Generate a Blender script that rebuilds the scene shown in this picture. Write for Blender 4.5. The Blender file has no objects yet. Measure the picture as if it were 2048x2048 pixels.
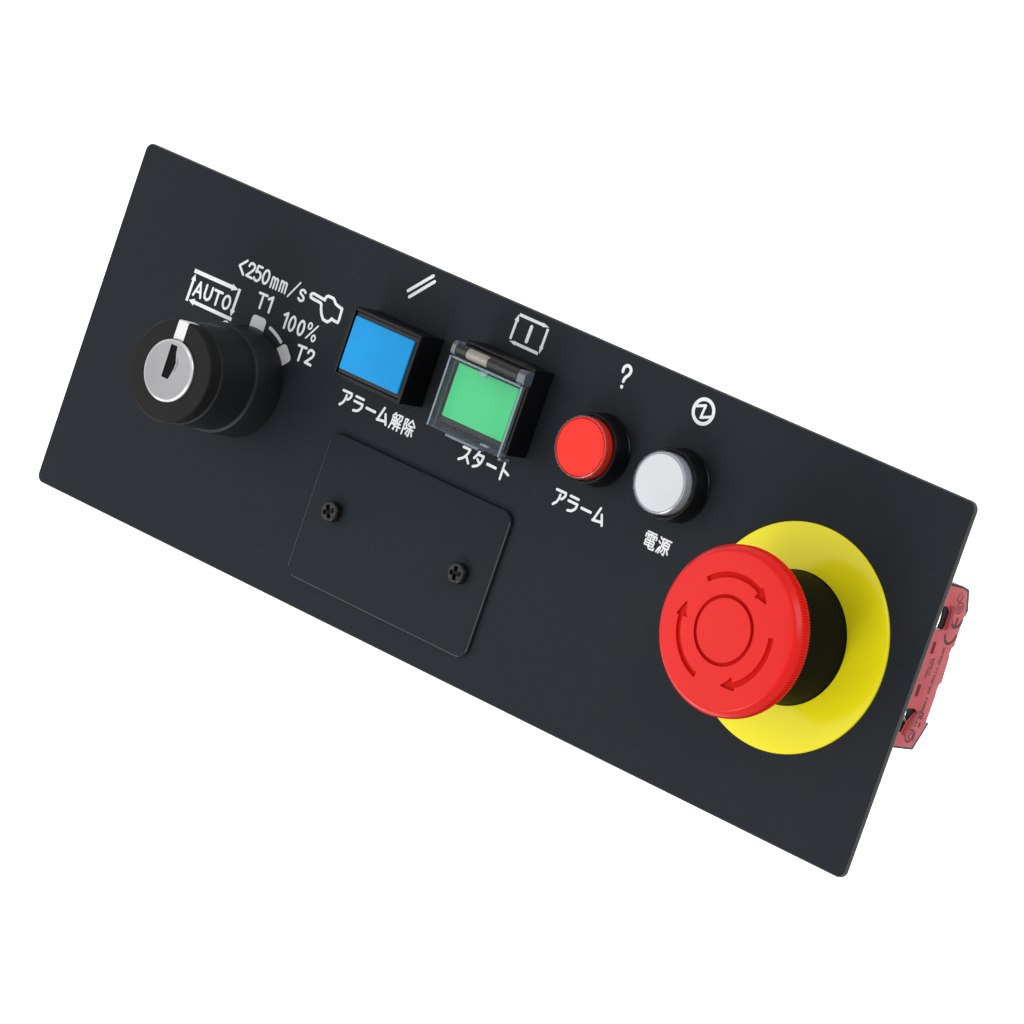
import bpy, bmesh, math, random
from mathutils import Matrix, Vector
C = bpy.data.collections.new("scene_objects")
bpy.context.scene.collection.children.link(C)
sc = bpy.context.scene
PI = math.pi
MM = 0.001

# ------------------------------------------------------------------ camera
cam_d = bpy.data.cameras.new("camera"); cam = bpy.data.objects.new("camera", cam_d)
sc.collection.objects.link(cam); sc.camera = cam
cam_d.sensor_width = 36.0; cam_d.lens = 36.0 * 10803.36 / 2048.0
cam_d.clip_start = 0.05; cam_d.clip_end = 50.0
CAM_Y = -1.4654
cam.location = (0, CAM_Y, 0); cam.rotation_euler = (PI / 2, 0, 0)

# ------------------------------------------------------------------ world
w = bpy.data.worlds.new("World"); sc.world = w; w.use_nodes = True
bg = w.node_tree.nodes["Background"]
bg.inputs[0].default_value = (1.0, 1.0, 1.0, 1); bg.inputs[1].default_value = 0.55

# ------------------------------------------------------------------ lamps (out of frame; the fill and backdrop lamps are added)
def area(name, loc, target, size, power, col=(1, 1, 1)):
    l = bpy.data.lights.new(name, 'AREA'); l.shape = 'RECTANGLE'; l.size, l.size_y = size
    l.energy = power; l.color = col
    o = bpy.data.objects.new(name, l); sc.collection.objects.link(o)
    o.location = loc
    o.rotation_euler = (Vector(target) - Vector(loc)).to_track_quat('-Z', 'Y').to_euler()
    return o
area("softbox_key", (-1.35, -0.75, -1.25), (0, 0, 0), (0.8, 0.8), 16.0, (1.0, 0.985, 0.96))
area("softbox_side", (-1.95, -0.62, 0.22), (0, 0, 0), (2.0, 1.9), 16.5, (1.0, 1.0, 1.0))
area("added_fill", (1.05, -0.95, 0.45), (0.1, 0, -0.05), (0.8, 0.8), 8.0, (0.97, 0.985, 1.0))  # added fill, brightens the right-facing sides
area("added_backdrop_lamp_one", (-1.0, 0.45, 0), (-0.7, 1.5, 0), (0.9, 1.6), 26.0)  # added pair, lifts the backdrop to plain white
area("added_backdrop_lamp_two", (1.0, 0.45, 0), (0.7, 1.5, 0), (0.9, 1.6), 26.0)

vs = sc.view_settings
vs.view_transform = 'Standard'; vs.look = 'None'; vs.exposure = 0.0; vs.gamma = 1.0
try: vs.use_curve_mapping = False
except Exception: pass
sc.cycles.max_bounces = 12; sc.cycles.transparent_max_bounces = 24

# ------------------------------------------------------------------ panel frame: mm in the panel -> world
def rodrigues(r):
    a = math.sqrt(sum(x * x for x in r)); return Matrix.Rotation(a, 3, Vector(r) / a)
RC = rodrigues((2.96601032, 0.570154116, -0.991672533))
TC = Vector((-104.046, -105.975, 1544.041))
A = Matrix(((1, 0, 0), (0, 0, 1), (0, -1, 0)))          # camera axes (x right, y down, z forward) -> world
RW = A @ RC
ORG = Vector((150.0, -51.7, 0.0))                        # panel centre in panel mm
TW = A @ (RC @ ORG + TC) * MM + Vector((0, CAM_Y, 0))
PANEL = Matrix.Translation(TW) @ RW.to_4x4()

# ------------------------------------------------------------------ materials
def mat(name, col, rough=0.5, metal=0.0, spec=0.5, coat=0.0, bump=None, noise=None, aniso=0.0, coat_rough=0.05):
    m = bpy.data.materials.new(name); m.use_nodes = True
    nt = m.node_tree; b = nt.nodes["Principled BSDF"]
    b.inputs["Base Color"].default_value = (*col, 1); b.inputs["Roughness"].default_value = rough
    b.inputs["Metallic"].default_value = metal; b.inputs["Specular IOR Level"].default_value = spec
    b.inputs["Coat Weight"].default_value = coat; b.inputs["Coat Roughness"].default_value = coat_rough
    if bump or noise:
        tc = nt.nodes.new("ShaderNodeTexCoord")
    if bump:
        sca, st, dist = bump
        n = nt.nodes.new("ShaderNodeTexNoise"); n.inputs["Scale"].default_value = sca
        n.inputs["Detail"].default_value = 4.0; n.inputs["Roughness"].default_value = 0.65
        nt.links.new(tc.outputs["Object"], n.inputs["Vector"])
        bp = nt.nodes.new("ShaderNodeBump"); bp.inputs["Strength"].default_value = st; bp.inputs["Distance"].default_value = dist
        nt.links.new(n.outputs["Fac"], bp.inputs["Height"]); nt.links.new(bp.outputs["Normal"], b.inputs["Normal"])
    if noise:
        sca, lo, hi = noise                              # colour varies between col*lo and col*hi
        n = nt.nodes.new("ShaderNodeTexNoise"); n.inputs["Scale"].default_value = sca; n.inputs["Detail"].default_value = 5.0
        nt.links.new(tc.outputs["Object"], n.inputs["Vector"])
        r = nt.nodes.new("ShaderNodeValToRGB")
        r.color_ramp.elements[0].position = 0.3; r.color_ramp.elements[1].position = 0.7
        r.color_ramp.elements[0].color = (*[c * lo for c in col], 1); r.color_ramp.elements[1].color = (*[min(1, c * hi) for c in col], 1)
        nt.links.new(n.outputs["Fac"], r.inputs["Fac"]); nt.links.new(r.outputs["Color"], b.inputs["Base Color"])
    return m

M = {}
def powder_coat():
    m = mat("charcoal_powder_coat", (0.0155, 0.018, 0.0215), 0.62, spec=0.12)
    nt = m.node_tree; b = nt.nodes["Principled BSDF"]; L = nt.links
    tc = nt.nodes.new("ShaderNodeTexCoord")
    n1 = nt.nodes.new("ShaderNodeTexNoise"); n1.inputs["Scale"].default_value = 1900; n1.inputs["Detail"].default_value = 3
    n2 = nt.nodes.new("ShaderNodeTexVoronoi"); n2.inputs["Scale"].default_value = 1150
    L.new(tc.outputs["Object"], n1.inputs["Vector"]); L.new(tc.outputs["Object"], n2.inputs["Vector"])
    bp = nt.nodes.new("ShaderNodeBump"); bp.inputs["Strength"].default_value = 0.5; bp.inputs["Distance"].default_value = 0.00018
    L.new(n1.outputs["Fac"], bp.inputs["Height"]); L.new(bp.outputs["Normal"], b.inputs["Normal"])
    # sparse lighter grains of the coating
    lt = nt.nodes.new("ShaderNodeMapRange"); lt.inputs[1].default_value = 0.16; lt.inputs[2].default_value = 0.06
    L.new(n2.outputs["Distance"], lt.inputs[0])
    n3 = nt.nodes.new("ShaderNodeTexNoise"); n3.inputs["Scale"].default_value = 300; n3.inputs["Detail"].default_value = 2
    L.new(tc.outputs["Object"], n3.inputs["Vector"])
    th = nt.nodes.new("ShaderNodeMapRange"); th.inputs[1].default_value = 0.40; th.inputs[2].default_value = 0.75
    L.new(n3.outputs["Fac"], th.inputs[0])
    mu = nt.nodes.new("ShaderNodeMath"); mu.operation = 'MULTIPLY'; L.new(lt.outputs[0], mu.inputs[0]); L.new(th.outputs[0], mu.inputs[1])
    n4 = nt.nodes.new("ShaderNodeTexNoise"); n4.inputs["Scale"].default_value = 22; n4.inputs["Detail"].default_value = 4
    L.new(tc.outputs["Object"], n4.inputs["Vector"])
    base = nt.nodes.new("ShaderNodeMix"); base.data_type = 'RGBA'
    base.inputs[6].default_value = (0.0130, 0.0168, 0.0218, 1); base.inputs[7].default_value = (0.0195, 0.0228, 0.0272, 1)
    L.new(n4.outputs["Fac"], base.inputs[0])
    mx = nt.nodes.new("ShaderNodeMix"); mx.data_type = 'RGBA'
    L.new(mu.outputs[0], mx.inputs[0]); L.new(base.outputs[2], mx.inputs[6]); mx.inputs[7].default_value = (0.078, 0.083, 0.088, 1)
    L.new(mx.outputs[2], b.inputs["Base Color"])
    return m
M['panel'] = powder_coat()
M['edge'] = mat("coat_edge_highlight", (0.050, 0.051, 0.049), 0.42, spec=0.5, bump=(1900, 0.3, 0.0002))  # lighter coat colour stands in for the highlight along the edges
M['black'] = mat("satin_black_plastic", (0.0085, 0.009, 0.0095), 0.38, spec=0.35, bump=(900, 0.10, 0.0001))
M['housing'] = mat("black_housing_plastic", (0.0035, 0.0037, 0.0043), 0.34, spec=0.25, bump=(700, 0.08, 0.0001))
M['knob'] = mat("dull_black_plastic", (0.0105, 0.0105, 0.0102), 0.55, spec=0.16, bump=(1500, 0.12, 0.0001))
M['barrel'] = mat("black_barrel_plastic", (0.0095, 0.0115, 0.0125), 0.45, spec=0.3, bump=(1500, 0.10, 0.0001))
M['stem'] = mat("black_brown_stem_plastic", (0.0050, 0.0048, 0.0036), 0.6, spec=0.06)
M['red'] = mat("red_mushroom_plastic", (0.79, 0.0125, 0.0090), 0.30, spec=0.22, bump=(500, 0.05, 0.0001), noise=(35, 0.96, 1.03))
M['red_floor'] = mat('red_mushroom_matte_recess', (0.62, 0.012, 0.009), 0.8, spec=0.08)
M['yellow'] = mat("yellow_glossy_plastic", (0.92, 0.835, 0.010), 0.14, spec=0.26, bump=(60, 0.015, 0.0004), noise=(30, 0.97, 1.03))
M['blue'] = mat("blue_lens_plastic", (0.005, 0.31, 0.72), 0.5, spec=0.2, noise=(60, 0.93, 1.08))
M['green'] = mat("green_lens_plastic", (0.034, 0.60, 0.205), 0.30, spec=0.4, noise=(60, 0.95, 1.05))
M['lampred'] = mat("red_lamp_lens", (0.98, 0.030, 0.018), 0.4, spec=0.2, noise=(60, 0.97, 1.02))
M['lampskirt'] = mat("deep_red_lamp_skirt", (0.62, 0.026, 0.012), 0.14, spec=0.5)
M['lampwhite'] = mat("white_lamp_lens", (0.655, 0.685, 0.705), 0.32, spec=0.4, noise=(60, 0.97, 1.03))
M['chrome'] = mat("silver_lamp_skirt", (0.50, 0.515, 0.58), 0.18, metal=0.35)
M['metal'] = mat("brushed_lock_metal", (0.29, 0.29, 0.30), 0.42, metal=0.9, bump=(1200, 0.10, 0.0001), noise=(80, 0.92, 1.06))
M['rim'] = mat("polished_lock_rim", (0.86, 0.86, 0.86), 0.2, metal=0.9)
M['slot'] = mat("dark_keyway", (0.004, 0.004, 0.004), 0.6, spec=0.1)
M['white'] = mat("white_pointer_paint", (0.80, 0.83, 0.81), 0.4)
M['print'] = mat("white_screen_print", (0.87, 0.88, 0.90), 0.6, spec=0.2, noise=(400, 0.95, 1.04))
M['printgrey'] = mat("grey_white_screen_print", (0.68, 0.68, 0.69), 0.6, spec=0.2, noise=(400, 0.95, 1.05))
M['pin'] = mat("beige_metal_pin", (0.33, 0.315, 0.27), 0.35, metal=0.2, noise=(250, 0.85, 1.15))
M['screw'] = mat("black_oxide_screw", (0.008, 0.009, 0.0075), 0.24, metal=0.0, spec=0.32, bump=(1500, 0.15, 0.0001))
M['block'] = mat("pink_red_block_plastic", (0.62, 0.118, 0.135), 0.5, spec=0.3, noise=(120, 0.93, 1.06))
M['blockdark'] = mat("dark_red_block_plastic", (0.40, 0.040, 0.055), 0.45, spec=0.3)
M['blockslot'] = mat("deep_red_slot_plastic", (0.16, 0.010, 0.016), 0.5, spec=0.2)
M['blockbody'] = mat("black_block_housing", (0.011, 0.009, 0.008), 0.4, spec=0.35)
M['marking'] = mat("grey_brown_moulded_print", (0.115, 0.058, 0.050), 0.55, spec=0.2)
M['marking_soft'] = mat("faded_moulded_print", (0.24, 0.085, 0.082), 0.55, spec=0.2)
M['sleeve'] = mat("black_hinge_sleeve", (0.014, 0.0135, 0.0125), 0.35)

def clear(name, tint=(0.93, 0.95, 0.98), ior=1.5, gloss=1.0, milk=0.0):
    m = bpy.data.materials.new(name); m.use_nodes = True; nt = m.node_tree; nt.nodes.clear()
    o = nt.nodes.new("ShaderNodeOutputMaterial"); mix = nt.nodes.new("ShaderNodeMixShader")
    t = nt.nodes.new("ShaderNodeBsdfTransparent"); t.inputs[0].default_value = (*tint, 1)
    g = nt.nodes.new("ShaderNodeBsdfGlossy"); g.inputs["Roughness"].default_value = 0.06; g.inputs[0].default_value = (0.9 * gloss, 0.95 * gloss, 1.0 * gloss, 1)
    f = nt.nodes.new("ShaderNodeFresnel")
    ge = nt.nodes.new("ShaderNodeNewGeometry"); mr = nt.nodes.new("ShaderNodeMapRange")   # same reflectance from either side of the thin wall
    mr.inputs[3].default_value = ior; mr.inputs[4].default_value = 1.0 / ior
    nt.links.new(ge.outputs["Backfacing"], mr.inputs[0]); nt.links.new(mr.outputs[0], f.inputs[0])
    nt.links.new(f.outputs[0], mix.inputs[0]); d = nt.nodes.new("ShaderNodeBsdfDiffuse"); d.inputs[0].default_value = (0.55, 0.60, 0.72, 1)
    mk = nt.nodes.new("ShaderNodeMixShader"); mk.inputs[0].default_value = milk
    nt.links.new(t.outputs[0], mk.inputs[1]); nt.links.new(d.outputs[0], mk.inputs[2]); nt.links.new(mk.outputs[0], mix.inputs[1]); nt.links.new(g.outputs[0], mix.inputs[2])
    nt.links.new(mix.outputs[0], o.inputs[0]); return m
M['clear'] = clear("clear_guard_plastic", (0.93, 0.955, 0.975), 1.25, milk=0.035)
M['clear_edge'] = clear("clear_plastic_edge", (0.62, 0.70, 0.80), 1.9, milk=0.085)
M['clear_lens'] = clear("clear_lamp_plastic", (0.97, 0.97, 0.98), 1.55)
M['clear_thin'] = clear("clear_window_plastic", (0.975, 0.985, 0.985), 1.2, milk=0.0)
M['backdrop'] = mat("white_paper_backdrop", (0.92, 0.92, 0.92), 0.8, spec=0.1)

# ------------------------------------------------------------------ mesh helpers (all lengths in panel mm)
class MB:
    def __init__(s): s.v = []; s.f = []; s.sm = []
    def add(s, vs, fs, smooth=False):
        o = len(s.v); s.v += [tuple(v) for v in vs]; s.f += [tuple(i + o for i in f) for f in fs]; s.sm += [smooth] * len(fs); return s
    def box(s, x0, x1, y0, y1, z0, z1):
        return s.prism([(x0, y0), (x1, y0), (x1, y1), (x0, y1)], z0, z1)
    def prism(s, pts, z0, z1):
        if sum(a[0] * b[1] - b[0] * a[1] for a, b in zip(pts, pts[1:] + pts[:1])) < 0: pts = pts[::-1]
        n = len(pts)
        vs = [(x, y, z0) for x, y in pts] + [(x, y, z1) for x, y in pts]
        fs = [tuple(range(n))[::-1], tuple(range(n, 2 * n))] + [(i, (i + 1) % n, n + (i + 1) % n, n + i) for i in range(n)]
        return s.add(vs, fs)
    def prism_x(s, pts, x0, x1):                       # outline in (y, z)
        if sum(a[0] * b[1] - b[0] * a[1] for a, b in zip(pts, pts[1:] + pts[:1])) < 0: pts = pts[::-1]
        n = len(pts)
        vs = [(x0, y, z) for y, z in pts] + [(x1, y, z) for y, z in pts]
        fs = [tuple(range(n))[::-1], tuple(range(n, 2 * n))] + [(i, (i + 1) % n, n + (i + 1) % n, n + i) for i in range(n)]
        return s.add(vs, fs)
    def lathe(s, prof, c, n=128, smooth=True):          # prof: list of (r, z), from outside-bottom to the axis
        cx, cy = c; vs = []; fs = []
        rings = []
        for r, z in prof:
            if r < 1e-6: rings.append([len(vs)]); vs.append((cx, cy, z))
            else:
                rings.append(list(range(len(vs), len(vs) + n)))
                vs += [(cx + r * math.cos(2 * PI * i / n), cy + r * math.sin(2 * PI * i / n), z) for i in range(n)]
        for a, b in zip(rings, rings[1:]):
            for i in range(n):
                j = (i + 1) % n
                if len(b) == 1: fs.append((a[i], a[j], b[0]))
                elif len(a) == 1: fs.append((a[0], b[j], b[i]))
                else: fs.append((a[i], a[j], b[j], b[i]))
        return s.add(vs, fs, smooth)
    def tube(s, p, q, r, n=32, smooth=True):
        p, q = Vector(p), Vector(q); d = (q - p).normalized(); a = d.orthogonal().normalized(); b = d.cross(a)
        vs = []
        for o in (p, q): vs += [tuple(o + r * (math.cos(2 * PI * i / n) * a + math.sin(2 * PI * i / n) * b)) for i in range(n)]
        s.add(vs, [(i, (i + 1) % n, n + (i + 1) % n, n + i) for i in range(n)], smooth)
        return s.add(vs, [tuple(range(n))[::-1], tuple(range(n, 2 * n))])

def build(name, mb, m, parent, bevel=0.0, seg=2, angle=35, label=None):
    me = bpy.data.meshes.new(name)
    me.from_pydata([((x - ORG.x) * MM, (y - ORG.y) * MM, z * MM) for x, y, z in mb.v], [], mb.f)
    me.polygons.foreach_set("use_smooth", mb.sm)
    me.update()
    bm = bmesh.new(); bm.from_mesh(me)
    bmesh.ops.remove_doubles(bm, verts=bm.verts, dist=1e-7)
    if bevel > 0:
        es = [e for e in bm.edges if len(e.link_faces) == 2 and e.calc_face_angle(0) > math.radians(angle)]
        bmesh.ops.bevel(bm, geom=es, offset=bevel * MM, segments=seg, profile=0.5, affect='EDGES', clamp_overlap=True)
        for f in bm.faces: f.smooth = True
    for e in bm.edges:
        if len(e.link_faces) == 2 and e.calc_face_angle(0) > math.radians(30): e.smooth = False
    bm.to_mesh(me); bm.free()
    me.materials.append(m)
    o = bpy.data.objects.new(name, me); C.objects.link(o)
    if parent: o.parent = parent
    if label: o["label"] = label
    return o

def rrect(x0, x1, y0, y1, r, n=8):
    pts = []
    for cx, cy, a in ((x1 - r, y1 - r, 0), (x0 + r, y1 - r, 90), (x0 + r, y0 + r, 180), (x1 - r, y0 + r, 270)):
        for i in range(n + 1):
            t = math.radians(a + 90 * i / n); pts.append((cx + r * math.cos(t), cy + r * math.sin(t)))
    return pts

# ------------------------------------------------------------------ backdrop (setting)
me = bpy.data.meshes.new("backdrop")
me.from_pydata([(-4, 1.5, -3), (4, 1.5, -3), (4, 1.5, 3), (-4, 1.5, 3)], [], [(0, 1, 2, 3)])
me.materials.append(M['backdrop'])
bd = bpy.data.objects.new("backdrop", me); sc.collection.objects.link(bd); bd["kind"] = "structure"

# ------------------------------------------------------------------ the thing
root = bpy.data.objects.new("control_panel", None); C.objects.link(root); root.empty_display_size = 0.02
root.matrix_world = PANEL
root["label"] = "charcoal machine control panel with key switch, coloured push buttons and red emergency stop"
root["category"] = "control panel"

W, H, TH = 300.0, 103.4, 1.5
face_plate = build("face_plate", MB().prism(rrect(0, W, -H, 0, 2.4), -TH, 0), M['panel'], root, bevel=0.35, seg=3, angle=60)

def paint_edge_highlight(o):  # highlight put into the colour of bevels and side faces
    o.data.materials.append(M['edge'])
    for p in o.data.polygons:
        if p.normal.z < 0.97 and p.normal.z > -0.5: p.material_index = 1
paint_edge_highlight(face_plate)
# ---- screen print: strokes as round-ended ribbons lying on the plate
class Print:
    def __init__(s): s.mb = MB(); s.k = 0
    def z(s): s.k += 1; return 0.030 + 0.0025 * (s.k % 40)
    def poly(s, pts):
        if sum(a[0] * b[1] - b[0] * a[1] for a, b in zip(pts, pts[1:] + pts[:1])) < 0: pts = pts[::-1]
        z = s.z(); s.mb.add([(x, y, z) for x, y in pts], [tuple(range(len(pts)))]); return s
    def cap(s, p, q, w):
        a = math.atan2(q[1] - p[1], q[0] - p[0]); pts = []
        for c, o in ((q, -PI / 2), (p, PI / 2)):
            for i in range(9):
                t = a + o + PI * i / 8; pts.append((c[0] + w / 2 * math.cos(t), c[1] + w / 2 * math.sin(t)))
        return s.poly(pts)
    def line(s, pts, w, smooth=False):
        if smooth: pts = spline(pts)
        for p, q in zip(pts, pts[1:]): s.cap(p, q, w)
        return s
    def ring(s, c, rx, ry, w, n=40, a0=0, a1=360):
        z = s.z(); vs = []; fs = []; full = abs(a1 - a0) >= 359.9; m = n if full else n + 1
        for i in range(m):
            t = math.radians(a0 + (a1 - a0) * i / n)
            for k in (-1, 1): vs.append((c[0] + (rx + k * w / 2) * math.cos(t), c[1] + (ry + k * w / 2) * math.sin(t), z))
        for i in range(n):
            j = (i + 1) % m; fs.append((2 * i, 2 * i + 1, 2 * j + 1, 2 * j))
        s.mb.add(vs, fs)
        if not full:
            for t in (a0, a1):
                t = math.radians(t); p = (c[0] + rx * math.cos(t), c[1] + ry * math.sin(t)); s.cap(p, (p[0] + 1e-3, p[1]), w)
        return s
    def arrow(s, p, tip, w, hl, hw):
        p, tip = Vector(p), Vector(tip); d = (tip - p).normalized(); n = Vector((-d.y, d.x)); b = tip - d * hl
        return s.poly([tuple(x) for x in (p - n * w / 2, b - n * w / 2, b - n * hw - d * hl * .08, tip, b + n * hw - d * hl * .08, b + n * w / 2, p + n * w / 2)])
    def done(s, name, m=None, parent=None):
        return build(name, s.mb, m or M['print'], parent or face_plate)
def spline(P, k=6):
    out = []; P = [Vector(p) for p in P]; Q = [2 * P[0] - P[1]] + P + [2 * P[-1] - P[-2]]
    for i in range(1, len(Q) - 2):
        a, b, c, d = Q[i - 1:i + 3]
        for j in range(k):
            t = j / k; out.append(tuple(0.5 * (2 * b + (c - a) * t + (2 * a - 5 * b + 4 * c - d) * t * t + (3 * b - a - 3 * c + d) * t ** 3)))
    out.append(tuple(P[-1])); return out

# AUTO frame of four arrows
g = Print()
g.arrow((31.55, -28.5), (49.0, -28.4), 1.15, 2.5, 1.0)
g.arrow((49.35, -27.95), (49.2, -36.15), 0.95, 1.8, 0.95)
g.arrow((49.95, -36.9), (32.85, -36.85), 1.05, 2.1, 1.05)
g.arrow((32.2, -37.35), (32.3, -29.3), 0.9, 1.8, 0.95)
g.done("arrow_frame")
g = Print(); t = 0.76
g.line([(33.75, -35.0), (35.15, -30.9), (36.6, -35.0)], t); g.line([(34.25, -33.65), (36.1, -33.65)], t)
g.line([(37.7, -30.85), (37.75, -33.4), (38.1, -34.4), (38.9, -34.8), (39.7, -34.4), (40.05, -33.4), (40.05, -30.95)], t)
g.line([(41.05, -31.1), (43.95, -31.1)], t); g.line([(42.5, -31.1), (42.6, -34.95)], t)
g.ring((46.25, -33.05), 1.22, 1.85, t)
g.done("auto_lettering")
# speed line
g = Print(); t = 0.74
g.line([(48.75, -19.75), (46.55, -21.85), (48.75, -23.85)], t)
def digit2(g, x, y, wd, h, t): g.line(spline([(x + .02, y - .26 * h), (x + .12 * wd, y - .07 * h), (x + .5 * wd, y), (x + .92 * wd, y - .12 * h), (x + .9 * wd, y - .38 * h), (x + .5 * wd, y - .66 * h), (x, y - .97 * h)], 4) + [(x + wd, y - h)], t)
digit2(g, 49.95, -19.85, 2.2, 3.95, t)
g.line([(54.75, -19.8), (53.2, -19.8), (53.02, -21.6)], t); g.line([(53.02, -21.6), (53.7, -21.3), (54.5, -21.5), (54.95, -22.4), (54.7, -23.4), (54.0, -23.95), (53.2, -23.75), (52.85, -23.3)], t, True)
g.ring((56.95, -21.8), 1.05, 1.9, t)
for x in (59.4, 62.75):
    g.line([(x, -20.95), (x + .05, -23.9)], .6)
    g.line([(x + .02, -21.3), (x + .55, -20.95), (x + 1.1, -21.3), (x + 1.15, -23.9)], .6); g.line([(x + 1.12, -21.3), (x + 1.65, -20.95), (x + 2.15, -21.3), (x + 2.25, -23.9)], .6)
g.line([(69.3, -19.3), (66.35, -24.3)], .5)
g.line([(72.1, -21.3), (71.3, -20.85), (70.4, -21.2), (70.45, -21.95), (71.4, -22.4), (72.1, -22.95), (71.9, -23.65), (71.1, -23.95), (70.25, -23.55)], t, True)
g.done("speed_lettering")
# pointing hand
g = Print(); t = 0.85
g.line([(79.4, -20.95), (75.0, -20.55), (74.35, -20.75), (74.05, -21.25), (74.35, -21.85), (75.2, -22.0), (78.3, -22.15), (78.75, -22.6), (79.1, -23.7), (79.9, -25.05), (80.9, -26.1), (82.6, -26.3), (83.3, -25.75), (83.75, -24.95), (84.6, -25.2), (86.25, -25.25), (86.35, -24.3), (86.15, -21.25), (84.7, -21.0), (83.5, -20.7), (82.9, -20.1), (82.2, -19.55), (80.2, -19.5), (79.55, -19.95), (79.3, -20.85)], t)
g.done("pointing_hand")
g = Print(); t = 0.76
g.line([(56.6, -26.6), (59.6, -26.55)], t); g.line([(58.15, -26.6), (58.15, -30.6)], t)
g.line([(60.4, -27.25), (61.75, -26.3), (61.75, -30.65)], t)
g.done("mode_lettering")
g = Print()
g.line([(67.55, -29.4), (68.65, -28.6), (68.7, -32.85)], t); g.ring((71.05, -30.85), 0.98, 2.0, t); g.ring((74.55, -30.87), 0.98, 2.0, t)
g.line([(80.1, -28.45), (77.2, -32.9)], .5); g.ring((77.45, -29.3), .62, .85, .5); g.ring((79.8, -32.15), .62, .85, .5)
g.done("percent_lettering")
g = Print()
g.line([(75.75, -35.55), (78.7, -35.45)], t); g.line([(77.2, -35.5), (77.2, -39.5)], t); digit2(g, 79.75, -35.4, 2.2, 3.95, t)
g.done("mode_lettering")
# position tabs round the key switch
KC = (59.44, -52.03)
for ang, cut in ((90, 0), (45, 0), (135, 1.05)):
    ca, sa = math.cos(math.radians(ang)), math.sin(math.radians(ang))
    pts = [(15.2, -2.72), (18.1, -2.72)] + [(18.1 + 1.2 * math.sin(math.radians(a)), -1.52 - 1.2 * math.cos(math.radians(a))) for a in (0, 30, 60, 90)]
    pts += [(19.3, 1.52 - 0)] + [(18.1 + 1.2 * math.cos(math.radians(a)), 1.52 + 1.2 * math.sin(math.radians(a))) for a in (30, 60, 90)] + [(15.2, 2.72)]
    g = Print(); g.poly([(KC[0] + (r - cut) * ca - q * sa, KC[1] + (r - cut) * sa + q * ca) for r, q in pts]); g.done("position_tab", M['printgrey'])
g = Print(); g.ring(KC, 18.1, 18.1, 1.0, 16, 57.0, 75.0); g.done("position_arc", M['printgrey'])

# Japanese lettering
def kata_alarm(g, dx, dy, t):
    P = lambda *q: [(x + dx, y + dy) for x, y in q]
    g.line(P((95.75, -41.8), (98.95, -41.8)), t); g.line(P((98.95, -41.8), (99.05, -42.4), (98.7, -43.2), (98.15, -43.75)), t, True)
    g.line(P((97.4, -42.8), (97.35, -43.9), (96.9, -45.0), (96.05, -45.85)), t, True)
    g.line(P((100.75, -41.85), (103.6, -41.9)), t); g.line(P((100.6, -43.25), (103.7, -43.3)), t)
    g.line(P((103.7, -43.3), (103.45, -44.5), (102.55, -45.45), (101.2, -45.8)), t, True)
    g.line(P((105.35, -43.65), (108.6, -43.7)), t * 1.05)
    g.line(P((111.35, -41.55), (110.1, -45.25)), t); g.line(P((109.95, -45.3), (112.85, -44.95)), t); g.line(P((112.3, -43.05), (113.4, -45.7)), t)
def kanji(g, box, strokes, t):
    x0, x1, y0, y1 = box
    for s in strokes: g.line([(x0 + (x1 - x0) * a, y0 + (y1 - y0) * b) for a, b in s], t)
KAI = [[(.28, 0), (.05, .22)], [(.14, .1), (.42, .1), (.32, .26)], [(.1, .28), (.46, .28)], [(.1, .28), (.1, .65), (0, 1)], [(.46, .28), (.46, .98), (.38, .95)], [(.1, .48), (.46, .48)], [(.1, .68), (.46, .68)], [(.28, .28), (.28, .68)],
       [(.56, .06), (.97, .06), (.94, .36), (.84, .36)], [(.74, .06), (.7, .25), (.56, .4)], [(.64, .46), (.57, .64)], [(.62, .56), (.96, .56)], [(.55, .76), (1, .76)], [(.78, .44), (.78, 1)]]
JO = [[(.06, .06), (.3, .06), (.2, .32), (.32, .5), (.26, .66), (.16, .64)], [(.06, .06), (.06, 1)], [(.66, 0), (.38, .34)], [(.66, 0), (1, .34)], [(.5, .38), (.84, .38)], [(.42, .56), (.94, .56)], [(.67, .38), (.67, .98), (.56, .95)], [(.5, .68), (.4, .9)], [(.84, .68), (.96, .9)]]
DEN = [[(.12, .04), (.88, .04)], [(.05, .18), (.05, .36)], [(.05, .18), (.95, .18), (.95, .36)], [(.5, .04), (.5, .44)], [(.2, .28), (.36, .28)], [(.2, .4), (.36, .4)], [(.64, .28), (.8, .28)], [(.64, .4), (.8, .4)],
       [(.14, .53), (.86, .53), (.86, .83)], [(.14, .53), (.14, .83), (.86, .83)], [(.14, .68), (.86, .68)], [(.5, .53), (.5, .92), (.58, .99), (.96, .99), (.97, .9)]]
GEN = [[(.06, .04), (.2, .14)], [(0, .3), (.15, .4)], [(.02, .96), (.18, .62)], [(.3, .08), (1, .08)], [(.32, .08), (.32, .5), (.2, .98)], [(.64, .14), (.58, .22)], [(.46, .25), (.9, .25), (.9, .58), (.46, .58), (.46, .25)], [(.46, .41), (.9, .41)],
       [(.68, .58), (.68, .98), (.56, .95)], [(.5, .68), (.4, .88)], [(.84, .68), (.98, .86)]]
g = Print(); kata_alarm(g, 0, 0, 0.74)
kanji(g, (114.7, 118.4, -41.4, -46.0), KAI, .5); kanji(g, (119.2, 123.2, -41.5, -46.1), JO, .5)
g.done("alarm_reset_lettering")
g = Print(); t = .74
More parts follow.
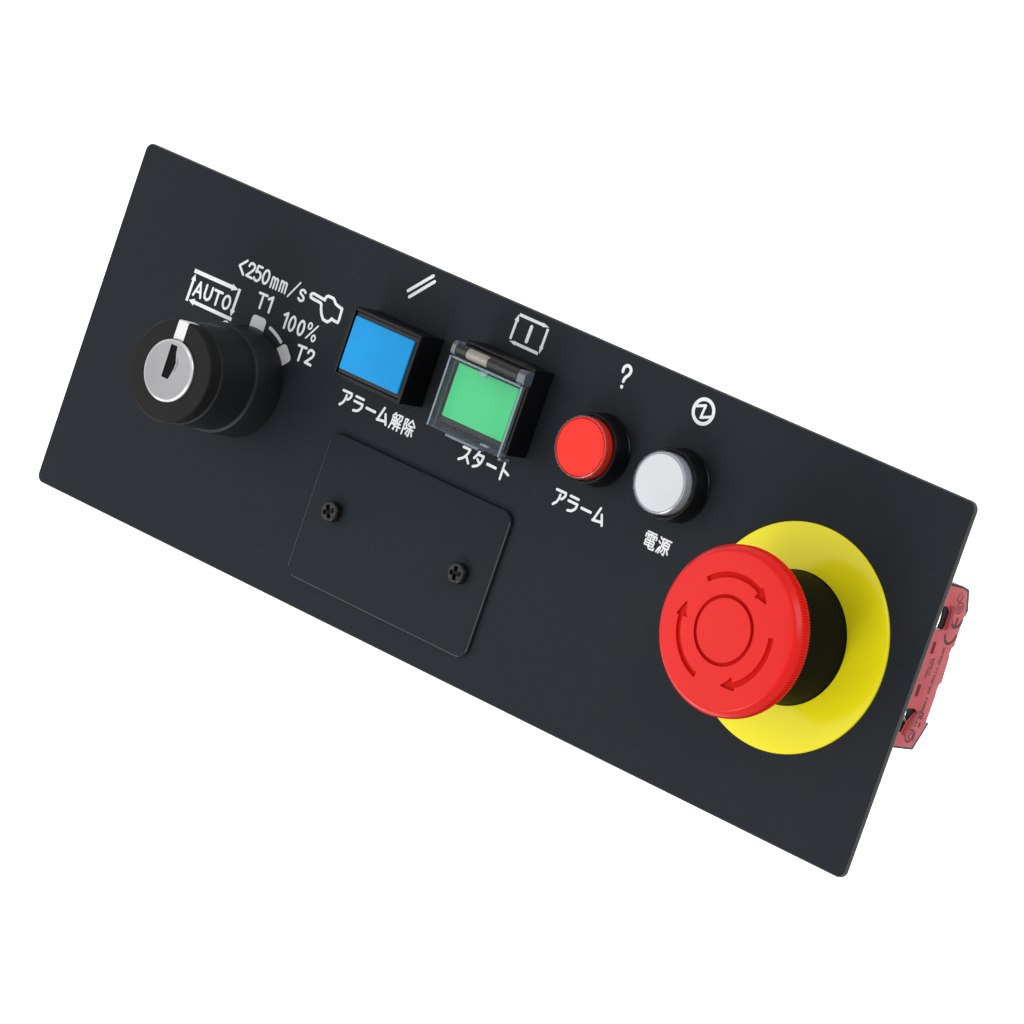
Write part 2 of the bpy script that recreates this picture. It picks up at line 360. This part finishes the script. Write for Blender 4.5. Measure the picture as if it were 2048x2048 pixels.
g.line([(141.1, -42.15), (143.5, -42.15)], t); g.line([(143.5, -42.15), (143.15, -43.4), (142.25, -44.75), (140.75, -45.8)], t, True); g.line([(142.95, -44.2), (144.3, -45.75)], t)
g.line([(146.75, -41.4), (146.35, -42.5), (145.65, -43.7)], t, True); g.line([(146.6, -42.35), (148.6, -42.35)], t); g.line([(148.6, -42.35), (148.35, -43.9), (147.5, -45.2), (146.05, -46.0)], t, True); g.line([(146.75, -43.65), (147.85, -44.5)], t)
g.line([(150.5, -43.75), (153.5, -43.8)], t * 1.1); g.line([(155.95, -41.5), (155.97, -46.0)], t); g.line([(156.1, -43.3), (158.2, -44.1)], t)
g.done("start_lettering")
g = Print(); kata_alarm(g, 79.3, -0.2, 0.74); g.done("alarm_lettering")
g = Print(); kanji(g, (206.95, 211.0, -41.75, -46.2), DEN, .44); kanji(g, (211.75, 215.7, -41.75, -46.25), GEN, .48); g.done("power_lettering")
# symbols
g = Print(); g.cap((105.85, -9.1), (112.45, -2.55), .95); g.cap((106.95, -10.5), (113.5, -3.85), .95); g.done("reset_symbol")
g = Print()
g.arrow((144.45, -2.72), (155.15, -2.78), .85, 2.2, .62); g.arrow((154.95, -3.2), (154.78, -10.4), .82, 1.9, .72)
g.arrow((154.45, -10.5), (144.0, -10.4), .85, 2.0, .62); g.arrow((144.05, -9.9), (144.22, -2.7), .8, 1.9, .8); g.cap((149.55, -4.55), (149.45, -8.7), 1.1)
g.done("start_symbol")
g = Print(); g.line([(182.75, -5.6), (182.75, -4.5), (183.5, -3.72), (184.5, -3.75), (185.2, -4.5), (185.1, -5.6), (184.4, -6.6), (184.0, -7.3), (183.95, -8.0)], .92, True); g.cap((184.0, -9.45), (184.0, -9.55), 1.0); g.done("question_symbol")
g = Print(); g.ring((211.43, -6.74), 3.27, 3.27, .98, 56); g.line([(208.5, -6.2), (211.55, -5.05), (211.2, -8.5), (214.3, -7.25)], .74); g.done("power_symbol")

# ------------------------------------------------------------------ key switch
kb = MB().lathe([(15.9, 0), (15.75, 0.5), (15.72, 10.7), (15.5, 11.1), (15.05, 11.35), (14.75, 11.4), (14.55, 24.8), (14.1, 25.2), (12.5, 25.2), (12.5, 24.0)], KC)
key_switch = build("key_switch", kb, M['barrel'], root)
kn = MB().lathe([(12.4, 24.6), (13.6, 25.0), (14.25, 25.5), (14.42, 29.8), (14.15, 30.15), (13.9, 30.2), (8.95, 30.2), (8.9, 29.4)], KC)
knob = build("knob", kn, M['knob'], key_switch)
# white pointer: over the face and down the side
px0, px1 = 56.95, 60.65
def onr(x, r): return KC[1] + math.sqrt(r * r - (x - KC[0]) ** 2)
mb = MB(); n = 6
xs = [px0 + (px1 - px0) * i / n for i in range(n + 1)]
rows = [[(x, onr(x, 8.98), 30.25) for x in xs], [(x, onr(x, 13.92), 30.25) for x in xs], [(x, onr(x, 14.2), 30.19) for x in xs], [(x, onr(x, 14.48), 29.8) for x in xs], [(x, onr(x, 14.31), 25.6) for x in xs]]
vsx = [p for r in rows for p in r]
mb.add(vsx, [(k * (n + 1) + i, k * (n + 1) + i + 1, (k + 1) * (n + 1) + i + 1, (k + 1) * (n + 1) + i) for k in range(4) for i in range(n)])
build("pointer_mark", mb, M['white'], key_switch)
# lock face with a keyway
LR = 8.75; zt = 31.15
SL = [(57.75, -44.8), (60.15, -44.8), (60.35, -46.6), (61.35, -49.2), (61.3, -51.0), (60.45, -54.3), (57.85, -54.3)]
def lock_mesh():
    bm = bmesh.new(); n = 96
    f = lambda x, y, z: ((x - ORG.x) * MM, (y - ORG.y) * MM, z * MM)
    ring = [bm.verts.new(f(KC[0] + (LR - .62) * math.cos(2 * PI * i / n), KC[1] + (LR - .62) * math.sin(2 * PI * i / n), zt)) for i in range(n)]
    sl = [bm.verts.new(f(x, y, zt)) for x, y in SL]
    ed = [bm.edges.new((ring[i], ring[(i + 1) % n])) for i in range(n)] + [bm.edges.new((sl[i], sl[(i + 1) % len(sl)])) for i in range(len(sl))]
    bmesh.ops.triangle_fill(bm, use_beauty=True, use_dissolve=False, edges=ed)
    bm.normal_update()
    for fc in bm.faces:
        if fc.normal.z < 0: fc.normal_flip()
    low = [bm.verts.new(f(x, y, zt - 3.0)) for x, y in SL]
    for i in range(len(sl)):
        j = (i + 1) % len(sl); bm.faces.new((sl[i], sl[j], low[j], low[i]))
    me = bpy.data.meshes.new("lock_face"); bm.to_mesh(me); bm.free(); return me
me = lock_mesh(); me.materials.append(M['metal'])
lf = bpy.data.objects.new("lock_face", me); C.objects.link(lf); lf.parent = key_switch
build("lock_rim", MB().lathe([(8.85, 29.0), (8.85, 30.75), (8.7, 30.95), (LR - .62, zt)], KC), M['rim'], key_switch)
build("keyway", MB().prism([(58 + (x - 58) * 1.03 - .05, -49.5 + (y + 49.5) * 1.02) for x, y in SL], zt - 3.2, zt - .35), M['slot'], key_switch)
# raised ward beside the keyway
build("keyway_ward", MB().prism([(61.45, -47.6), (62.1, -49.3), (61.75, -51.6), (61.42, -50.8), (61.45, -49.3)], zt - .2, zt + .16), M['metal'], key_switch, bevel=.1)

# ------------------------------------------------------------------ square push buttons
def frame_box(x0, x1, y0, y1, z1, wl, wr, wb, wt, rec):
    mb = MB()
    mb.box(x0, x1, y0, y1, 0, z1 - rec)
    mb.box(x0, x0 + wl, y0, y1, z1 - rec, z1); mb.box(x1 - wr, x1, y0, y1, z1 - rec, z1)
    mb.box(x0 + wl, x1 - wr, y0, y0 + wb, z1 - rec, z1 - .12); mb.box(x0 + wl, x1 - wr, y1 - wt, y1, z1 - rec, z1 - .12)
    return mb
# alarm reset (blue)
b1 = build("alarm_reset_button", frame_box(98.2, 123.25, -37.15, -17.45, 10.4, .85, .95, .95, .9, 2.2), M['housing'], root, bevel=.12)
build("blue_lens", MB().prism(rrect(99.75, 121.6, -34.85, -19.6, .35, 3), 8.0, 10.6), M['blue'], b1, bevel=.18)
build("lens_surround", MB().prism(rrect(99.2, 122.2, -36.1, -18.5, .3, 3), 8.2, 9.9), M['black'], b1, bevel=.15)
# start (green)
b2 = build("start_button", frame_box(136.8, 161.9, -38.0, -13.6, 9.0, 1.0, 1.0, 1.0, 1.0, 1.4), M['housing'], root, bevel=.15)
build("green_lens", MB().prism(rrect(138.35, 160.05, -34.9, -19.75, .35, 3), 7.6, 10.7), M['green'], b2, bevel=.18)
build("lens_surround", MB().prism(rrect(137.8, 160.9, -36.9, -18.4, .3, 3), 7.7, 9.2), M['black'], b2, bevel=.15)
# hinged clear guard
gx0, gx1 = 136.4, 163.0
gd = MB(); gd.prism(rrect(gx0 + .9, gx1 - .9, -37.7, -18.6, .25, 3), 12.45, 13.15)
guard = build("guard_cover", gd, M['clear_thin'], b2)
def side(x0, x1, z0):
    return MB().box(x0, x1, -38.6, -18.4, z0, 13.2)
build("guard_side", side(gx0, gx0 + .85, 10.4), M['clear'], b2, bevel=.15)
build("guard_side", side(gx1 - .85, gx1, 12.2), M['clear'], b2, bevel=.15)
e = MB(); e.box(gx0 + .1, gx0 + .75, -38.5, -18.5, 13.22, 13.42); build("guard_edge", e, M['clear_edge'], b2, bevel=.08)
e = MB(); e.box(gx1 - .72, gx1 - .05, -38.5, -18.5, 13.22, 13.42); build("guard_edge", e, M['clear_edge'], b2, bevel=.08)
e = MB(); e.box(gx0 + .9, gx1 - .9, -18.95, -18.3, 12.4, 13.4); build("guard_edge", e, M['clear_edge'], b2, bevel=.1)
e = MB(); e.box(gx0 + .9, gx1 - .9, -38.6, -37.75, 9.2, 13.2); build("guard_lip", e, M['clear'], b2, bevel=.12)
e = MB(); e.box(143.0, 155.0, -39.4, -38.62, 9.6, 12.6); build("finger_tab", e, M['clear_edge'], b2, bevel=.15)
e = MB(); e.box(155.6, 158.6, -37.6, -36.9, 12.0, 13.4); build("guard_latch", e, M['clear_edge'], b2, bevel=.12)
e = MB(); e.box(162.0, 163.25, -39.5, -38.65, 8.6, 12.4); build("corner_foot", e, M['clear_edge'], b2, bevel=.15)
e = MB(); e.box(147.6, 150.4, -20.3, -19.0, 12.5, 13.5); build("guard_latch", e, M['clear_edge'], b2, bevel=.2)
def ear(x0, x1):
    pts = [(-18.3, 10.0), (-18.3, 13.0), (-17.6, 13.7), (-15.2, 13.7), (-14.3, 12.9), (-14.1, 11.5), (-14.3, 10.0)]
    return MB().prism_x(pts, x0, x1)
build("hinge_ear", ear(136.3, 137.9), M['clear_edge'], b2, bevel=.25)
build("hinge_ear", ear(160.1, 163.0), M['clear_edge'], b2, bevel=.25)
build("hinge_tube", MB().tube((137.95, -16.3, 12.0), (141.6, -16.3, 12.0), 1.6), M['sleeve'], b2)
build("hinge_pin", MB().tube((141.65, -16.35, 12.05), (149.1, -16.35, 12.05), 1.55), M['pin'], b2)
build("hinge_sleeve", MB().tube((149.15, -16.35, 12.05), (160.0, -16.35, 12.05), 1.62), M['sleeve'], b2)
build("hinge_base", MB().box(138.2, 160.6, -18.1, -14.6, 8.9, 10.6), M['black'], b2, bevel=.2)

# ------------------------------------------------------------------ pilot lamps
def lamp(name, c, face_m, skirt_m, label):
    base = build(name, MB().lathe([(10.0, 0), (9.95, .4), (9.75, .7), (9.62, 5.9), (9.45, 6.3), (9.25, 6.45), (9.0, 6.4), (8.85, 6.1), (8.8, 4.6), (7.5, 4.6)], c), M['housing'], root, label=label)
    build("bezel_rim", MB().lathe([(9.5, 6.30), (9.46, 6.42), (9.30, 6.53), (9.12, 6.55)], c), M['knob'], base)
    build("lens_skirt", MB().lathe([(8.35, 4.7), (8.32, 7.0), (8.25, 8.9), (8.15, 9.2), (7.95, 9.3), (7.78, 9.15), (7.74, 8.9)], c), skirt_m, base)
    build("lens_face", MB().lathe([(7.72, 8.6), (7.7, 9.25), (7.5, 9.42), (4, 9.47), (0, 9.5)], c), face_m, base)
    build("clear_dome", MB().lathe([(8.7, 4.7), (8.68, 8.6), (8.6, 9.2), (8.4, 9.42), (8.1, 9.45)], c), M['clear_lens'], base)
lamp("alarm_lamp", (184.25, -27.45), M['lampred'], M['lampskirt'], "round red alarm pilot lamp")
lamp("power_lamp", (211.95, -27.4), M['lampwhite'], M['chrome'], "round white power pilot lamp")

# ------------------------------------------------------------------ blank cover plate with two screws
cp = build("cover_plate", MB().prism(rrect(97.7, 165.1, -95.35, -53.05, 3.4), 0.02, 1.25), M['panel'], root, bevel=.32, seg=2, angle=60)
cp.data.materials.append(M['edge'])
for p in cp.data.polygons:                                # edge highlight painted in lighter colour on the lower and side bevels
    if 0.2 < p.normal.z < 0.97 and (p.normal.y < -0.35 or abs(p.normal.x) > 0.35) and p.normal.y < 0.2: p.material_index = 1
def screw(c, rot):
    mb = MB(); n = 96; rs = [0.0] + [0.14 * i for i in range(1, 19)] + [2.6, 2.75, 2.85, 2.9]
    def top(r): return 3.5 + .35 * (1 - (r / 2.9) ** 2) if r < 2.6 else 3.5 + .35 * (1 - (2.6 / 2.9) ** 2) - .35 * ((r - 2.6) / .3) ** 2
    def h(r, a):
        x, y = r * math.cos(a - rot), r * math.sin(a - rot); z = top(r)
        if (abs(x) < .58 and abs(y) < 1.85) or (abs(y) < .58 and abs(x) < 1.85):
            z = 2.7 - .6 * max(0, 1 - r / 1.6)
        return z
    vs = [(c[0], c[1], h(0, 0))]; fs = []
    for r in rs[1:]:
        vs += [(c[0] + r * math.cos(2 * PI * i / n), c[1] + r * math.sin(2 * PI * i / n), h(r, 2 * PI * i / n)) for i in range(n)]
    vs += [(c[0] + 2.9 * math.cos(2 * PI * i / n), c[1] + 2.9 * math.sin(2 * PI * i / n), 1.26) for i in range(n)]
    for i in range(n): fs.append((0, 1 + i, 1 + (i + 1) % n))
    for k in range(len(rs) - 1):
        for i in range(n):
            j = (i + 1) % n; a = 1 + k * n; b = a + n; fs.append((a + i, b + i, b + j, a + j))
    mb.add(vs, fs, True); return build("screw", mb, M['screw'], cp)
screw((107.1, -73.8), math.radians(28)); screw((154.75, -74.05), math.radians(8))

# ------------------------------------------------------------------ emergency stop
EC = (260.6, -51.7)
stem = build("emergency_stop", MB().lathe([(17.8, .85), (17.55, 1.1), (17.4, 14), (17.3, 24.5), (15, 25.2)], EC), M['stem'], root, label="red emergency stop mushroom button on black stem")
build("yellow_ring", MB().lathe([(30.3, 0.02), (30.3, .55), (30.1, .78), (29.8, .85), (24, .85), (17.0, .85)], EC, n=192), M['yellow'], stem)
def mushroom():
    n = 760; mb = MB()
    rs = [16.0, 19.5, 21.3]; prof = [(16.0, 24.4, 0), (20.5, 24.4, 0), (21.7, 24.7, 0), (22.1, 25.1, 1), (22.2, 25.6, 1), (22.22, 27.6, 1), (22.1, 28.0, 1), (21.95, 28.15, 0), (21.85, 28.5, 0), (21.1, 29.6, 0), (20.75, 30.0, 0), (20.5, 30.14, 0), (20.2, 30.2, 0)]
    def top(r): return 30.2 + 1.5 * (1 - (r / 20.5) ** 2)
    r = 19.0
    radii = [19.0, 18.0, 17.0, 16.2]
    q = 15.9
    while q > 12.0: radii.append(round(q, 3)); q -= .13
    radii += [11.5, 10.5, 9.6, 9.3, 9.22, 9.16, 8.36, 8.30, 8.22, 8.0, 7, 6, 5, 4, 3, 2, 1, .4]
    def arrowed(r, a):
        for k in range(3):
            d = (math.degrees(a) - (48.6 + 119.2 * k)) % 360      # degrees ccw from the tip
            if d < 16.5:
                hw = 1.75 * d / 16.5
                if abs(r - 14.0) < hw: return True
            elif d < 86 and abs(r - 14.35) < .70: return True
        return False
    rings = []; vs = []; fs = []
    for r, z, kn in prof:
        row = []
        for i in range(n):
            a = 2 * PI * i / n; rr = r + (.17 * (-1.5 if i % 4 < 2 else 1) if kn else 0)
            row.append(len(vs)); vs.append((EC[0] + rr * math.cos(a), EC[1] + rr * math.sin(a), z))
        rings.append(row)
    for r in radii:
        row = []
        for i in range(n):
            a = 2 * PI * i / n; z = top(r)
            if 8.33 < r < 9.19: z -= .75
            elif r < 8.33: z += .02
            elif 12.0 < r < 16 and arrowed(r, a): z -= .75
            row.append(len(vs)); vs.append((EC[0] + r * math.cos(a), EC[1] + r * math.sin(a), z))
        rings.append(row)
    for A_, B_ in zip(rings, rings[1:]):
        for i in range(n):
            j = (i + 1) % n; fs.append((A_[i], A_[j], B_[j], B_[i]))
    fs.append(tuple(rings[-1]))
    mb.add(vs, fs, True); return mb, arrowed
mb, arrowed = mushroom()
mh = build("mushroom_head", mb, M['red'], stem)
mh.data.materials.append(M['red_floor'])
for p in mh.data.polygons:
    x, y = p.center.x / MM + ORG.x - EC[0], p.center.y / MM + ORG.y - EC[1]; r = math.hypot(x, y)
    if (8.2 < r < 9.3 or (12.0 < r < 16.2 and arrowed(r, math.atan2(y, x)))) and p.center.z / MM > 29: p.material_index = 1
# neck behind the plate
build("mounting_neck", MB().lathe([(11.0, -44), (11.0, -6.2), (15.0, -6.2), (15.0, -1.6), (10, -1.6)], EC, n=48), M['blockbody'], stem)

# ------------------------------------------------------------------ contact block hanging on the emergency stop, behind the plate
XF = 275.0
PL = [(-28.8, -38.0), (-28.8, -43.2), (-29.3, -50.1), (-29.9, -52.1), (-35.9, -55.1), (-37.7, -54.9), (-45.2, -55.2), (-45.7, -54.5), (-47.3, -54.2), (-48.6, -54.8), (-55.4, -55.5), (-56.4, -54.5), (-58.4, -54.5), (-59.3, -54.8), (-66.7, -54.8), (-67.9, -55.3), (-74.4, -52.1), (-74.3, -45.2), (-73.9, -38.0),
      (-70.2, -38.0), (-70.3, -44.5), (-67.2, -45.4), (-64.1, -48.1), (-63.5, -46.8), (-63.6, -38.0), (-41.3, -38.0), (-41.6, -44.9), (-40.9, -46.9), (-40.0, -47.3), (-36.0, -47.0), (-34.6, -45.2), (-34.4, -38.0)]
blk = build("contact_block", MB().prism_x(PL, XF - 0.45, XF), M['block'], root, bevel=.1, label="red contact block behind the plate under the emergency stop")
E1 = [(-28.1, -37.0), (-28.1, -43.6), (-28.7, -50.6), (-29.4, -53.7), (-35.3, -56.8), (-37.0, -56.2), (-36.4, -47.6), (-35.0, -45.4), (-34.8, -37.0)]
build("housing_end", MB().prism_x(E1, 268.5, XF - 0.47), M['blockbody'], blk, bevel=.2)
E2 = [(-67.3, -57.3), (-75.2, -53.9), (-75.0, -45.0), (-74.6, -37.0), (-70.6, -37.0), (-70.7, -44.8), (-67.6, -46.0)]
build("housing_end", MB().prism_x(E2, 268.5, XF - 0.47), M['blockbody'], blk, bevel=.2)
E3 = [(-42.0, -37.0), (-42.2, -54.0), (-63.2, -54.0), (-63.1, -37.0)]
build("housing_core", MB().prism_x(E3, 247, XF - 0.47), M['block'], blk, bevel=.3)
build("housing_back", MB().box(247, 268.4, -66, -38.5, -53.5, -44), M['blockbody'], blk, bevel=.4)
build("gap_wall", MB().prism_x([(-34.6, -44.0), (-36.0, -44.7), (-38.7, -45.2), (-40.9, -45.0), (-41.6, -49.0), (-34.4, -49.0)], XF - 1.0, XF - .5), M['blockbody'], blk)
build("gap_wall", MB().prism_x([(-63.3, -43.8), (-64.8, -44.9), (-66.3, -45.1), (-67.4, -46.6), (-65.0, -49.5), (-63.2, -49.5)], XF - 1.0, XF - .5), M['blockbody'], blk)
# darker stepped clips beside the two gaps, slots, printing
build("clip", MB().prism_x([(-34.3, -45.9), (-34.1, -48.8), (-40.2, -49.7), (-41.0, -47.3), (-40.0, -47.6), (-36.0, -47.2)], XF + .02, XF + .3), M['blockdark'], blk, bevel=.1)
build("clip", MB().prism_x([(-63.6, -46.9), (-64.6, -49.8), (-67.8, -48.8), (-71.2, -46.8), (-70.5, -44.7), (-67.4, -45.7), (-64.2, -48.0)], XF + .02, XF + .3), M['blockdark'], blk, bevel=.1)
for y0, y1 in ((-44.5, -47.85), (-56.6, -60.0)):
    build("slot", MB().prism_x([(y0, -44.4), (y0, -45.75), (y1, -45.95), (y1, -44.6)], XF + .01, XF + .06), M['blockslot'], blk)
class SidePrint:
    def __init__(s): s.mb = MB(); s.k = 0
    def cap(s, p, q, w):
        a = math.atan2(q[1] - p[1], q[0] - p[0]); pts = []
        for c, o in ((q, -PI / 2), (p, PI / 2)):
            for i in range(7):
                t = a + o + PI * i / 6; pts.append((c[0] + w / 2 * math.cos(t), c[1] + w / 2 * math.sin(t)))
        s.k += 1; x = XF + .03 + .002 * (s.k % 30)
        s.mb.add([(x, y, z) for y, z in pts], [tuple(range(len(pts)))]); return s
    def line(s, pts, w):
        for p, q in zip(pts, pts[1:]): s.cap(p, q, w)
        return s
    def arc(s, c, r, a0, a1, w, n=12):
        return s.line([(c[0] + r * math.cos(math.radians(a0 + (a1 - a0) * i / n)), c[1] + r * math.sin(math.radians(a0 + (a1 - a0) * i / n))) for i in range(n + 1)], w)
    def done(s, name, m): return build(name, s.mb, m, blk)
# approval letters, read along the block (the open side faces the +y end)
g = SidePrint(); g.arc((-41.9, -51.5), 2.75, 100, 260, .8); g.arc((-37.4, -52.0), 2.6, 100, 260, .8); g.cap((-37.6, -52.0), (-39.8, -52.0), .75); g.done("approval_mark", M['marking'])
g = SidePrint(); g.arc((-34.6, -51.1), 1.55, 0, 360, .42, 16); g.arc((-34.6, -51.1), .6, 40, 320, .4, 8); g.done("approval_emblem", M['marking_soft'])
g = SidePrint(); g.arc((-31.6, -49.6), 1.15, 0, 300, .42, 14); g.line([(-32.6, -48.6), (-33.1, -50.4)], .4); g.done("approval_emblem", M['marking_soft'])
g = SidePrint(); g.arc((-71.1, -48.9), 1.75, 0, 360, .5, 18); g.line([(-70.2, -49.3), (-71.1, -48.4), (-72.0, -49.2)], .42); g.line([(-70.0, -51.2), (-72.6, -51.2)], .4); g.done("approval_emblem", M['marking'])
random.seed(4)
def row(g, y0, y1, z, h, w=.3):
    y = y0
    while y > y1:
        k = random.random()
        if k < .82:
            g.line([(y, z - h / 2), (y - random.uniform(0, .18), z + h / 2)], w)
            if k < .4: g.cap((y, z + random.choice((-1, 0, 1)) * h / 2), (y - .3, z + random.choice((-1, 1)) * h / 2), w)
        y -= .46
g = SidePrint(); row(g, -45.9, -58.8, -50.6, .75); g.cap((-45.9, -51.3), (-58.7, -51.1), .16); g.done("rating_line", M['marking_soft'])
g = SidePrint(); row(g, -49.4, -54.6, -46.4, .7); row(g, -49.2, -54.0, -47.6, .7); g.done("rating_line", M['marking_soft'])
g = SidePrint(); row(g, -60.2, -66, -50.9, .8); row(g, -63.6, -68.6, -49.8, .8); row(g, -64.6, -68.6, -51.8, .7); g.done("rating_line", M['marking'])
